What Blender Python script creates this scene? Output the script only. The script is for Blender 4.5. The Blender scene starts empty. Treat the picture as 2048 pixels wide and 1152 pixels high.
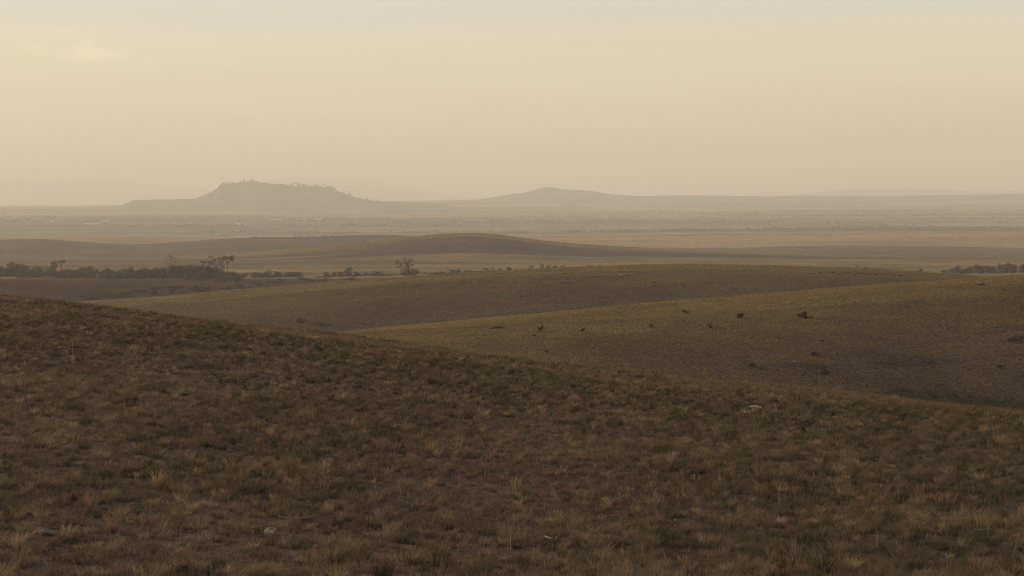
import bpy, math, random
import numpy as np
from mathutils import Vector

sc = bpy.context.scene
col = sc.collection
random.seed(7)
RNG = np.random.default_rng(11)

# ------------------------------------------------------------ camera, sky, sun
F = 3413.0            # focal length in photo pixels (2048 wide)
HY = 405.0            # eye-level line in the photo
PITCH = math.atan((576 - HY) / F)
cam_d = bpy.data.cameras.new('camera')
cam_d.sensor_width = 36.0
cam_d.lens = 36.0 * F / 2048
cam_d.clip_start = 0.1
cam_d.clip_end = 120000
cam = bpy.data.objects.new('camera', cam_d)
col.objects.link(cam)
cam.location = (0, 0, 0)
cam.rotation_euler = (math.pi / 2 - PITCH, 0, 0)
sc.camera = cam
cam_d.dof.use_dof = True
cam_d.dof.focus_distance = 75
cam_d.dof.aperture_fstop = 11.0

SUN_EL = math.radians(11.0)
SUN_AZ = math.radians(-60)     # measured from +Y (view direction), negative = left
sd = Vector((math.sin(SUN_AZ) * math.cos(SUN_EL), math.cos(SUN_AZ) * math.cos(SUN_EL), math.sin(SUN_EL)))
sun_d = bpy.data.lights.new('sun', 'SUN')
sun_d.energy = 5.0
sun_d.angle = math.radians(1.5)
sun_d.color = (1.0, 0.775, 0.51)
sun = bpy.data.objects.new('sun', sun_d)
col.objects.link(sun)
sun.rotation_euler = sd.to_track_quat('Z', 'Y').to_euler()

world = bpy.data.worlds.new('World')
sc.world = world
world.use_nodes = True
nt = world.node_tree
for n in list(nt.nodes):
    nt.nodes.remove(n)


class G:
    """small node-graph writer"""
    def __init__(s, tree):
        s.t = tree

    def n(s, typ, **kw):
        nd = s.t.nodes.new(typ)
        ins = kw.pop('ins', {})
        for k, v in kw.items():
            setattr(nd, k, v)
        for k, v in ins.items():
            if isinstance(v, bpy.types.NodeSocket):
                s.t.links.new(v, nd.inputs[k])
            else:
                nd.inputs[k].default_value = v
        return nd

    def math(s, op, a, b=0.0, c=0.0, clamp=False):
        nd = s.n('ShaderNodeMath', operation=op, use_clamp=clamp, ins={0: a, 1: b, 2: c})
        return nd.outputs[0]

    def mix(s, f, a, b, mode='MIX'):
        nd = s.n('ShaderNodeMixRGB', blend_type=mode, ins={0: f, 1: a, 2: b})
        return nd.outputs[0]

    def ramp(s, f, stops, interp='LINEAR'):
        nd = s.n('ShaderNodeValToRGB', ins={0: f})
        cr = nd.color_ramp
        cr.interpolation = interp
        while len(cr.elements) < len(stops):
            cr.elements.new(0.5)
        for e, (p, c) in zip(cr.elements, stops):
            e.position = p
            e.color = (*c, 1) if len(c) == 3 else c
        return nd.outputs[0]

    def noise(s, vec, scale, detail=3, rough=0.5, dist=0.0):
        nd = s.n('ShaderNodeTexNoise', ins={'Vector': vec, 'Scale': scale, 'Detail': detail, 'Roughness': rough, 'Distortion': dist})
        return nd.outputs[0]

    def remap(s, v, a, b, c=0.0, d=1.0):
        nd = s.n('ShaderNodeMapRange', interpolation_type='SMOOTHSTEP', ins={0: v, 1: a, 2: b, 3: c, 4: d})
        return nd.outputs[0]

    def vmul(s, v, xyz):
        nd = s.n('ShaderNodeVectorMath', operation='MULTIPLY', ins={0: v, 1: xyz})
        return nd.outputs[0]


g = G(nt)
sky = g.n('ShaderNodeTexSky', sky_type='NISHITA', sun_disc=False, sun_elevation=SUN_EL,
          sun_rotation=SUN_AZ, altitude=800, air_density=1.2, dust_density=4.0, ozone_density=1.0)
tc = g.n('ShaderNodeTexCoord')
sep = g.n('ShaderNodeSeparateXYZ', ins={0: tc.outputs['Generated']})
X, Y, Z = sep.outputs
# thin veil of high cloud over the whole sky, graded by height above the horizon
lay = g.noise(g.vmul(tc.outputs['Generated'], (3.0, 3.0, 26.0)), 1.0, 4, 0.5, 0.3)
zz = g.math('ADD', Z, g.math('MULTIPLY', g.math('SUBTRACT', lay, 0.5), 0.040))
veil = g.ramp(g.math('MULTIPLY', zz, 1.0),
              [(0.0, (0.68, 0.54, 0.375)), (0.030, (0.72, 0.575, 0.425)), (0.066, (0.750, 0.620, 0.475)),
               (0.082, (0.735, 0.665, 0.475)), (0.096, (0.730, 0.680, 0.500)), (0.108, (0.660, 0.655, 0.555)),
               (0.16, (0.60, 0.60, 0.52)), (0.5, (0.30, 0.33, 0.34)), (1.0, (0.20, 0.23, 0.26))])
nish = g.mix(1.0, sky.outputs[0], (0.10, 0.10, 0.10, 1), 'MULTIPLY')
base = g.mix(0.85, nish, veil)
# one small bright cumulus low on the left
az = g.math('DIVIDE', X, Y)
el = g.math('DIVIDE', Z, Y)
cx = (190 - 1024) / F
cy = (HY - 108) / F
dx = g.math('DIVIDE', g.math('SUBTRACT', az, cx), 120 / F)
dy = g.math('DIVIDE', g.math('SUBTRACT', g.math('ADD', el, g.math('MULTIPLY', g.math('SUBTRACT', az, cx), 0.10)), cy), 26 / F)
rr = g.math('SQRT', g.math('ADD', g.math('MULTIPLY', dx, dx), g.math('MULTIPLY', dy, dy)))
cn = g.noise(g.vmul(tc.outputs['Generated'], (60, 60, 130)), 1.0, 6, 0.62, 0.4)
cm = g.remap(g.math('ADD', rr, g.math('MULTIPLY', g.math('SUBTRACT', cn, 0.5), 3.4)), 1.0, 0.2)
front = g.math('GREATER_THAN', Y, 0.0)
cm = g.math('MULTIPLY', g.math('MULTIPLY', cm, front), 0.28)
cloudy = g.mix(cm, base, (1.05, 0.83, 0.62, 1))
# long faint streaks
sn = g.noise(g.vmul(tc.outputs['Generated'], (5, 5, 150)), 1.0, 5, 0.55, 0.5)
streak = g.math('MULTIPLY', g.remap(sn, 0.50, 0.75), 0.09)
cloudy = g.mix(streak, cloudy, (1.0, 0.86, 0.68, 1))
bg = g.n('ShaderNodeBackground', ins={'Color': cloudy, 'Strength': 1.17})
out = g.n('ShaderNodeOutputWorld', ins={'Surface': bg.outputs[0]})

sc.view_settings.view_transform = 'Standard'
sc.view_settings.look = 'None'
sc.view_settings.exposure = 0.0
sc.view_settings.gamma = 1.0
sc.view_settings.use_curve_mapping = False
cy_ = sc.cycles
cy_.max_bounces = 5
cy_.diffuse_bounces = 2
cy_.glossy_bounces = 1
cy_.transmission_bounces = 2
cy_.volume_bounces = 1
cy_.transparent_max_bounces = 4
cy_.use_denoising = True
cy_.use_adaptive_sampling = False
cy_.filter_width = 1.0
cy_.denoising_prefilter = 'FAST'

# ------------------------------------------------------------ noise + terrain
def _hash(ix, iy, seed):
    h = (ix.astype(np.int64) * 374761393 + iy.astype(np.int64) * 668265263 + seed * 1442695041) & 0xFFFFFFFF
    h = ((h ^ (h >> 13)) * 1274126177) & 0xFFFFFFFF
    h = h ^ (h >> 16)
    return (h & 0xFFFF) / 65535.0


def vnoise(x, y, seed=0):
    ix = np.floor(x); iy = np.floor(y)
    fx = x - ix; fy = y - iy
    fx = fx * fx * (3 - 2 * fx); fy = fy * fy * (3 - 2 * fy)
    a = _hash(ix, iy, seed); b = _hash(ix + 1, iy, seed)
    c = _hash(ix, iy + 1, seed); d = _hash(ix + 1, iy + 1, seed)
    return (a * (1 - fx) + b * fx) * (1 - fy) + (c * (1 - fx) + d * fx) * fy - 0.5


def fbm(x, y, seed=0, octv=4, gain=0.5):
    s = 0; a = 1.0
    for i in range(octv):
        s = s + a * vnoise(x * 2 ** i + 17.3 * i, y * 2 ** i - 9.1 * i, seed + i)
        a *= gain
    return s


XG = np.arange(-3000, 5048, 8.0)


def curve(pts, sm=4):
    pts = sorted(pts)
    y = np.interp(XG, [p[0] for p in pts], [p[1] for p in pts])
    k = np.exp(-0.5 * (np.arange(-4 * sm, 4 * sm + 1) / sm) ** 2); k /= k.sum()
    return np.convolve(np.pad(y, 4 * sm, mode='edge'), k, mode='valid')


yA = curve([(-900, 570), (0, 586), (100, 594), (200, 606), (300, 619), (400, 632), (500, 645), (600, 656), (700, 669), (800, 683),
            (900, 697), (1000, 710), (1100, 722), (1200, 733), (1300, 745), (1400, 757), (1500, 766), (1600, 774),
            (1700, 784), (1800, 796), (1900, 809), (2048, 824), (2600, 880), (3500, 950)]) + 8.0
dA = curve([(-900, 125), (0, 112), (1000, 95), (2048, 78), (3500, 70)])
yB = curve([(-900, 800), (0, 735), (500, 683), (700, 662), (900, 645), (1100, 627), (1300, 610), (1500, 594), (1700, 577),
            (1850, 566), (2048, 554), (2600, 525), (3500, 500)])
yC = curve([(-900, 700), (0, 622), (200, 605), (400, 589), (600, 572), (800, 557), (1000, 542), (1100, 536), (1200, 532), (1350, 529),
            (1500, 531), (1700, 536), (1800, 541), (1900, 548), (2048, 560), (3000, 640)])
yD = curve([(-900, 560), (0, 561), (200, 562), (400, 562), (500, 567), (600, 575), (700, 580), (2048, 585), (3000, 590)])
yF1 = curve([(-900, 521), (0, 521), (300, 519), (420, 514), (520, 508), (620, 499), (700, 490), (780, 479), (860, 470), (900, 467), (950, 466),
             (1000, 469), (1060, 477), (1130, 486), (1200, 491), (1300, 498), (1400, 504), (1500, 509), (1700, 513), (2048, 510), (3000, 505)], 3)
yF2 = curve([(-900, 478), (0, 481), (90, 480), (180, 486), (280, 490), (350, 486), (430, 480), (500, 475), (640, 473), (760, 469),
             (870, 472), (1000, 480), (1130, 492), (1300, 497), (1480, 496), (1600, 492), (1800, 492), (2048, 497), (3000, 497)], 3)
yG = curve([(-900, 475), (0, 475), (400, 474), (700, 476), (1080, 474), (1300, 470), (1600, 466), (1850, 464), (2048, 465), (3000, 466)])
yH = curve([(-900, 414), (0, 413), (250, 411), (500, 409), (700, 404.5), (1150, 404), (1600, 401), (2048, 396), (3000, 394)])
mx = np.maximum
KN = [  # (distance, screen height) along every line of sight; flat arrays over XG
    (np.full_like(XG, 0.0), None, np.full_like(XG, -1.75)),
    (np.full_like(XG, 9.0), None, np.full_like(XG, -2.75)),
    (np.full_like(XG, 20.0), 1152 + 0 * XG, None),
    (dA * 0.62, yA + 55, None),
    (dA, yA, None),
    (dA * 1.6, mx(yA + 16, yB + 25), None),
    (dA * 0 + 215, mx(yA + 3, yB + 40), None),
    (dA * 0 + 262, yB + 0.40 * (mx(yA + 3, yB + 40) - yB), None),
    (dA * 0 + 330, yB, None),
    (dA * 0 + 530, yB + 34, None),
    (dA * 0 + 620, yC + 0.30 * (yB + 24 - yC), None),
    (dA * 0 + 740, yC, None),
    (dA * 0 + 930, mx(yC + 7, yD + 14), None),
    (dA * 0 + 1030, yD, None),
    (dA * 0 + 1180, curve([(-900, 559), (600, 559), (900, 556), (2048, 552), (3000, 552)]), None),
    (dA * 0 + 1650, curve([(-900, 534), (600, 533), (1000, 531), (1400, 526), (2048, 526), (3000, 530)]), None),
    (dA * 0 + 2200, yF1, None),
    (dA * 0 + 2550, mx(yF1 + 3, yF2 + 12), None),
    (dA * 0 + 3000, yF2, None),
    (dA * 0 + 3400, mx(yF2 + 2, yG + 8), None),
    (dA * 0 + 4300, yG, None),
    (dA * 0 + 4900, yG - 1.0, None),
    (dA * 0 + 6500, 449 + 0 * XG, None),
    (dA * 0 + 8500, 431 + 0 * XG, None),
    (dA * 0 + 11000, 418 + 0 * XG, None),
    (dA * 0 + 14500, yH, None),
    (dA * 0 + 21000, yH + 3, None),
    (dA * 0 + 44000, 411 + 0 * XG, None),
]
KD = np.array([k[0] for k in KN])
KZ = np.array([(k[2] if k[2] is not None else -(k[1] - HY) / F * k[0]) for k in KN])


def terr(x, y):
    """height of the land at world x, y"""
    x = np.asarray(x, float); y = np.asarray(y, float)
    shp = np.broadcast(x, y).shape
    x = np.broadcast_to(x, shp).ravel(); y = np.broadcast_to(y, shp).ravel()
    d = np.clip(y, 0.01, 43999)
    u = x / np.maximum(y, 8.0)
    px = np.clip(1024 + F * u, XG[0], XG[-1] - 1)
    fi = (px - XG[0]) / 8.0
    i0 = np.floor(fi).astype(int); fr = fi - i0
    K = len(KN)
    D = KD[:, i0] * (1 - fr) + KD[:, i0 + 1] * fr
    Zk = KZ[:, i0] * (1 - fr) + KZ[:, i0 + 1] * fr
    L = np.log(D + 6.0)
    ld = np.log(d + 6.0)
    h = L[1:] - L[:-1]
    s = (Zk[1:] - Zk[:-1]) / h
    m = np.zeros_like(Zk)
    w1 = 2 * h[1:] + h[:-1]; w2 = h[1:] + 2 * h[:-1]
    same = s[1:] * s[:-1] > 0
    with np.errstate(divide='ignore', invalid='ignore'):
        hm = (w1 + w2) / (w1 / s[:-1] + w2 / s[1:])
    m[1:-1] = np.where(same, hm, 0)
    m[0] = s[0]; m[-1] = s[-1]
    k = np.clip((ld[None] >= L).sum(0) - 1, 0, K - 2)
    ar = np.arange(len(d))
    hh = h[k, ar]; t = (ld - L[k, ar]) / hh
    z = ((2 * t**3 - 3 * t**2 + 1) * Zk[k, ar] + (t**3 - 2 * t**2 + t) * hh * m[k, ar]
         + (-2 * t**3 + 3 * t**2) * Zk[k + 1, ar] + (t**3 - t**2) * hh * m[k + 1, ar])
    z = z + np.where(y < 0, y * 0.02, 0)
    # natural roughness, growing with distance
    z = z + fbm(x / 7, y / 7, 3, 3) * 0.22 * np.exp(-d / 300)
    z = z + fbm(x / 40, y / 40, 5, 3) * np.clip(d / 700, 0, 1) * 0.9
    z = z + fbm(x / 260, y / 420, 8, 4) * np.clip((d - 600) / 3000, 0, 1) * 3.2
    z = z + fbm(x / 2600, y / 1100, 18, 3) * np.clip((d - 5200) / 4000, 0, 1) * np.clip(d, 0, 15000) / 15000 * 26
    return z.reshape(shp)


def locate(px, py, dmin, dmax):
    """ground point seen at a photo pixel, searched between two distances"""
    d = np.geomspace(dmin, dmax, 700)
    u = (px - 1024) / F
    z = terr(u * d, d)
    sy = HY - z / d * F
    k = int(np.argmin(np.abs(sy - py)))
    return Vector((u * d[k], d[k], z[k]))


# ------------------------------------------------------------ helpers
def tag(o, label=None, cat=None, group=None, kind=None):
    if label: o['label'] = label
    if cat: o['category'] = cat
    if group: o['group'] = group
    if kind: o['kind'] = kind
    return o


def link(o, parent=None):
    col.objects.link(o)
    if parent is not None:
        o.parent = parent
    return o


def np_mesh(name, verts, faces, mat, colors=None, smooth=False):
    """faces: (n,3) or (n,4) int array"""
    me = bpy.data.meshes.new(name)
    verts = np.asarray(verts, np.float32); faces = np.asarray(faces, np.int32)
    n, k = faces.shape
    me.vertices.add(len(verts)); me.vertices.foreach_set('co', verts.ravel())
    me.loops.add(n * k); me.loops.foreach_set('vertex_index', faces.ravel())
    me.polygons.add(n); me.polygons.foreach_set('loop_start', np.arange(0, n * k, k, dtype=np.int32))
    me.polygons.foreach_set('use_smooth', np.full(n, smooth))
    if colors is not None:
        ca = me.color_attributes.new('tint', 'FLOAT_COLOR', 'POINT')
        c4 = np.ones((len(verts), 4), np.float32); c4[:, :3] = colors
        ca.data.foreach_set('color', c4.ravel())
    me.update(calc_edges=True)
    me.materials.append(mat)
    return me


def new_mat(name):
    m = bpy.data.materials.new(name); m.use_nodes = True
    for n in list(m.node_tree.nodes): m.node_tree.nodes.remove(n)
    return m, G(m.node_tree)


def finish(g, colr, rough=0.9, spec=0.1, normal=None, trans=0.0):
    ins = {'Base Color': colr, 'Roughness': rough, 'Specular IOR Level': spec}
    if normal is not None: ins['Normal'] = normal
    p = g.n('ShaderNodeBsdfPrincipled', ins=ins)
    sh = p.outputs[0]
    if trans > 0:
        t = g.n('ShaderNodeBsdfTranslucent', ins={'Color': colr})
        sh = g.n('ShaderNodeMixShader', ins={0: trans, 1: sh, 2: t.outputs[0]}).outputs[0]
    g.n('ShaderNodeOutputMaterial', ins={'Surface': sh})


def veg_mat(name, c1, c2, rough=0.9, trans=0.25, scale=0.7, obj_var=0.35):
    m, g = new_mat(name)
    tc = g.n('ShaderNodeTexCoord'); oi = g.n('ShaderNodeObjectInfo')
    f = g.noise(tc.outputs['Object'], scale, 3, 0.6)
    f = g.remap(f, 0.3, 0.7)
    c = g.mix(f, (*c1, 1), (*c2, 1))
    v = g.math('ADD', g.math('MULTIPLY', oi.outputs['Random'], obj_var), 1 - obj_var / 2)
    c = g.n('ShaderNodeVectorMath', operation='SCALE', ins={0: c, 'Scale': v}).outputs[0]
    finish(g, c, rough, 0.05, trans=trans)
    return m


def attr_mat(name, rough=0.8, trans=0.42):
    m, g = new_mat(name)
    a = g.n('ShaderNodeAttribute', attribute_name='tint')
    finish(g, a.outputs['Color'], rough, 0.08, trans=trans)
    return m


def land_mat(name, stops, big, mid, fine, bump=0.3, bdist=0.3, sx=1.0, sy=1.0, patch=None, line=None):
    """dry grass land: broad patches, mid mottling and fine clumps (sizes in metres)"""
    m, g = new_mat(name)
    gm = g.n('ShaderNodeNewGeometry')
    P = gm.outputs['Position']
    Ps = g.vmul(P, (1 / sx, 1 / sy, 1.0))
    a = g.noise(Ps, 1 / big, 4, 0.55, 0.6)
    b = g.noise(Ps, 1 / mid, 4, 0.6, 0.2)
    c = g.noise(P, 1 / fine, 3, 0.7)
    s = g.math('ADD', g.math('MULTIPLY', a, 0.55), g.math('MULTIPLY', b, 0.45))
    colr = g.ramp(g.remap(s, 0.34, 0.66), stops)
    colr = g.mix(1.0, colr, g.ramp(g.remap(c, 0.3, 0.7), [(0, (0.55, 0.55, 0.55)), (1, (1.45, 1.42, 1.35))]), 'MULTIPLY')
    if patch:
        pc, thr, psz, pst, amt = patch
        pn = g.noise(g.vmul(P, (1 / pst[0], 1 / pst[1], 1.0)), 1 / psz, 5, 0.6, 0.8)
        colr = g.mix(g.math('MULTIPLY', g.remap(pn, thr, thr + 0.07), amt), colr, (*pc, 1))
    if line:
        pc, thr, psz, pst, amt = line
        pn = g.noise(g.vmul(P, (1 / pst[0], 1 / pst[1], 1.0)), 1 / psz, 5, 0.65, 0.3)
        colr = g.mix(g.math('MULTIPLY', g.remap(pn, thr, thr + 0.06), amt), colr, (*pc, 1))
    bh = g.math('ADD', g.math('MULTIPLY', c, 0.7), g.math('MULTIPLY', b, 0.6))
    bp = g.n('ShaderNodeBump', ins={'Strength': bump, 'Distance': bdist, 'Height': bh})
    finish(g, colr, 0.95, 0.03, bp.outputs[0])
    return m


# real-world base colours of dry veld
STRAW = (0.240, 0.172, 0.104)
TAN = (0.192, 0.136, 0.090)
RUST = (0.168, 0.108, 0.080)
OLIVE = (0.120, 0.104, 0.054)
GREEN = (0.058, 0.066, 0.028)
SOIL = (0.085, 0.055, 0.034)

M_ground = land_mat('veld_soil', [(0, (0.045, 0.032, 0.021)), (0.5, (0.075, 0.052, 0.035)), (1, (0.13, 0.09, 0.062))], 6, 1.2, 0.12, 0.6, 0.06)
M_hillB = land_mat('grass_hillside', [(0, (0.060, 0.044, 0.028)), (0.5, (0.094, 0.065, 0.040)), (1, (0.125, 0.085, 0.050))], 60, 9, 0.7, 0.7, 0.25,
                   patch=((0.075, 0.058, 0.034), 0.60, 22, (1.0, 0.6), 0.25))
M_hillC = land_mat('far_grass_hillside', [(0, (0.052, 0.037, 0.023)), (0.5, (0.078, 0.053, 0.032)), (1, (0.102, 0.068, 0.040))], 120, 18, 1.4, 0.7, 0.4,
                   patch=((0.07, 0.06, 0.034), 0.60, 45, (1.0, 0.6), 0.6))
M_rise = land_mat('brown_rise_grass', [(0, (0.030, 0.022, 0.012)), (0.5, (0.056, 0.031, 0.014)), (1, (0.085, 0.045, 0.020))], 80, 20, 2.5, 0.8, 0.8,
                  patch=((0.038, 0.040, 0.022), 0.52, 30, (1.5, 0.5), 0.8))
M_valley = land_mat('valley_grass', [(0, (0.09, 0.062, 0.036)), (0.5, (0.19, 0.118, 0.055)), (1, (0.30, 0.185, 0.078))], 160, 40, 5, 0.5, 1.0, sx=3.0, sy=1.0,
                    patch=((0.055, 0.055, 0.032), 0.56, 60, (4.0, 0.8), 0.8))
M_far = land_mat('far_hill_grass', [(0, (0.055, 0.037, 0.026)), (0.5, (0.100, 0.062, 0.038)), (1, (0.175, 0.104, 0.050))], 350, 80, 9, 0.5, 2.0, sx=2.0, sy=1.0,
                 patch=((0.27, 0.165, 0.075), 0.60, 150, (4.0, 0.8), 0.7), line=((0.06, 0.055, 0.038), 0.60, 70, (3.0, 0.7), 0.6))
M_field = land_mat('stubble_field', [(0, (0.16, 0.090, 0.045)), (0.5, (0.28, 0.155, 0.070)), (1, (0.36, 0.21, 0.10))], 500, 120, 15, 0.3, 2.0, sx=2.5, sy=1.0,
                   patch=((0.09, 0.07, 0.05), 0.56, 260, (5.0, 0.8), 0.8))
M_plain = land_mat('hazy_plain', [(0, (0.06, 0.048, 0.030)), (0.5, (0.20, 0.128, 0.070)), (1, (0.34, 0.215, 0.115))], 1300, 450, 60, 0.0, 2.0, sx=5.0, sy=1.0,
                   patch=((0.045, 0.05, 0.035), 0.52, 300, (5.0, 1.5), 0.9), line=((0.45, 0.36, 0.23), 0.64, 240, (6.0, 1.2), 0.7))
M_mesa = land_mat('mountain_rock', [(0, (0.05, 0.05, 0.035)), (0.5, (0.08, 0.07, 0.05)), (1, (0.11, 0.09, 0.065))], 400, 120, 30, 0.6, 12)

# ------------------------------------------------------------ the land, one strip after another
UC = np.concatenate([np.linspace(-0.85, -0.36, 60, endpoint=False), np.linspace(-0.36, 0.36, 620), np.linspace(0.36, 0.85, 61)[1:]])


def strip(name, mat, k0, k1, rows, label, cat, f0=0.0, f1=0.0, extra=None):
    """land between knot k0 (+ fraction) and knot k1 along every line of sight"""
    px = 1024 + F * UC
    D = np.array([np.interp(px, XG, KD[k]) for k in range(len(KN))])
    def dist_at(kk):
        i = int(math.floor(kk)); fr = kk - i
        if fr == 0: return D[i]
        return D[i] * (1 - fr) + D[i + 1] * fr
    ks = np.linspace(k0, k1, rows)
    dd = np.array([dist_at(k) for k in ks])
    if extra is not None:
        pre = np.repeat(np.array(extra)[:, None], len(UC), 1)
        dd = np.concatenate([pre, dd[1:]])
    xx = UC[None] * np.maximum(dd, 8.0)
    zz = terr(xx, dd)
    V = np.stack([xx, dd, zz], -1).reshape(-1, 3)
    R, C = dd.shape
    idx = np.arange(R * C).reshape(R, C)
    Fc = np.stack([idx[:-1, :-1], idx[:-1, 1:], idx[1:, 1:], idx[1:, :-1]], -1).reshape(-1, 4)
    o = bpy.data.objects.new(name, np_mesh(name, V, Fc, mat, smooth=True))
    link(o); tag(o, label, cat, kind='structure')
    return o


strip('ground', M_ground, 1, 5.5, 420, 'dark grassy slope falling away in the foreground', 'ground',
      extra=[-60, -40, -25, -12, -6, -2, 1, 3, 5, 7, 9])
strip('hill', M_hillB, 5.5, 9, 330, 'bare brown grass hill rising to the right behind the foreground slope', 'hill')
strip('hill', M_hillC, 9, 12, 240, 'long smooth grass hill crossing the middle, behind the right-hand hill', 'hill')
strip('hill', M_rise, 12, 14, 120, 'low dark brown rise at the left below the tree belt', 'hill')
strip('valley', M_valley, 14, 15.35, 120, 'pale yellow valley floor where the tree belts grow', 'valley')
strip('hill', M_far, 15.35, 19, 260, 'broad brown hill with a rounded top in the middle distance', 'hill')
strip('field', M_field, 19, 21, 90, 'orange stubble field beyond the middle hill', 'field')
strip('plain', M_plain, 21, 27, 260, 'wide hazy plain reaching to the horizon', 'plain')


def mountain(name, pts, d0, depth, mat, label, base_y, seed, rough=0.02, sm=1):
    """a hill with real breadth whose skyline follows pts (photo x, y) at distance d0"""
    pts = sorted(pts)
    x0, x1 = pts[0][0], pts[-1][0]
    n = 260; m = 61
    px = np.linspace(x0, x1, n)
    sil = np.interp(px, [p[0] for p in pts], [p[1] for p in pts])
    k = np.exp(-0.5 * (np.arange(-6, 7) / max(sm, 0.4)) ** 2); k /= k.sum()
    sil = np.convolve(np.pad(sil, 6, mode='edge'), k, mode='valid')
    zb = -(base_y - HY) / F * d0
    ht = -(sil - HY) / F * d0 - zb
    t = np.linspace(-1, 1, m)
    wob = 1 + 0.35 * fbm(px / 60.0, px * 0, seed, 3)
    T = np.tile(t[:, None], (1, n))
    prof = np.where(np.abs(T) < 0.12, 1 - 0.25 * np.abs(T), (0.97) * (1 - (np.clip((np.abs(T) - 0.12) / 0.88, 0, 1))) ** 1.3)
    xw = (px - 1024) / F * d0
    Yw = d0 + T * depth * wob[None]
    Xw = ((px - 1024) / F)[None] * Yw
    rg = fbm(Xw / (depth * 0.25), Yw / (depth * 0.25), seed + 9, 4)
    Zw = zb - 12 + (ht[None] + 12) * np.clip(prof + rg * 0.16 * np.clip(np.abs(T) * 4, 0, 1) * (1 - np.abs(T)), 0, 1)
    Zw = Zw + np.repeat(fbm(px[None] / 5.0, px[None] * 0 + 3, seed + 2, 3), m, 0) * rough * ht.max()
    V = np.stack([Xw, Yw, Zw], -1).reshape(-1, 3)
    idx = np.arange(m * n).reshape(m, n)
    Fc = np.stack([idx[:-1, :-1], idx[:-1, 1:], idx[1:, 1:], idx[1:, :-1]], -1).reshape(-1, 4)
    o = bpy.data.objects.new(name, np_mesh(name, V, Fc, mat, smooth=True))
    link(o); tag(o, label, 'mountain', kind='structure')
    return (px, xw, ht + zb, d0)


MESA = mountain('mountain', [(215, 416), (236, 411.5), (250, 408), (262, 402.5), (272, 399.8), (340, 399), (390, 398), (405, 392), (420, 385), (436, 377),
                             (440, 370), (446, 366.5), (475, 366), (505, 362.5), (525, 365), (545, 369), (565, 368), (585, 372), (620, 373),
                             (655, 375), (672, 380), (690, 387), (715, 396), (745, 401), (790, 404), (900, 409)],
                11600, 1500, M_mesa, 'flat-topped hazy mountain with trees along its top, left of centre', 416, 21, 0.022, 0.6)
mountain('mountain', [(640, 406), (760, 402.5), (830, 401.5), (900, 400.5), (960, 399), (985, 394), (1005, 391.5), (1030, 386.5), (1055, 385),
                      (1075, 378), (1090, 374), (1112, 375.5), (1130, 379), (1165, 380.5), (1190, 383), (1225, 389.5), (1280, 392), (1370, 390.5),
                      (1450, 391.5), (1550, 393), (1600, 391), (1750, 392), (1900, 390), (2048, 388), (2300, 386), (2700, 395)],
         14700, 2200, M_mesa, 'low hazy mountain ridge with a pointed summit at the centre', 410, 31, 0.006, 0.8)
mountain('mountain', [(1480, 398), (1560, 393), (1595, 388), (1640, 384), (1700, 378.5), (1760, 379), (1810, 377.5), (1900, 380), (1960, 384), (2048, 382),
                      (2200, 378), (2500, 385), (2800, 400)],
         25500, 3200, M_mesa, 'very faint mountain range above the ridge at the right', 408, 41, 0.01, 2)
mountain('mountain', [(300, 405), (400, 385), (480, 368), (560, 356), (620, 352.5), (680, 357), (740, 364), (800, 374), (860, 382), (920, 392), (1000, 402)],
         32000, 3600, M_mesa, 'barely visible mountain fading into the haze behind the flat-topped one', 408, 51, 0.01, 3)
mountain('mountain', [(-1600, 380), (-400, 366), (0, 362), (120, 362.5), (240, 365), (340, 370), (440, 380), (600, 402)],
         34500, 3600, M_mesa, 'barely visible mountain fading into the haze at the left edge', 408, 61, 0.01, 3)

# ------------------------------------------------------------ foreground grass (uncountable: one object)
M_grass = attr_mat('grass_blade', 0.75, 0.42)


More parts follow.
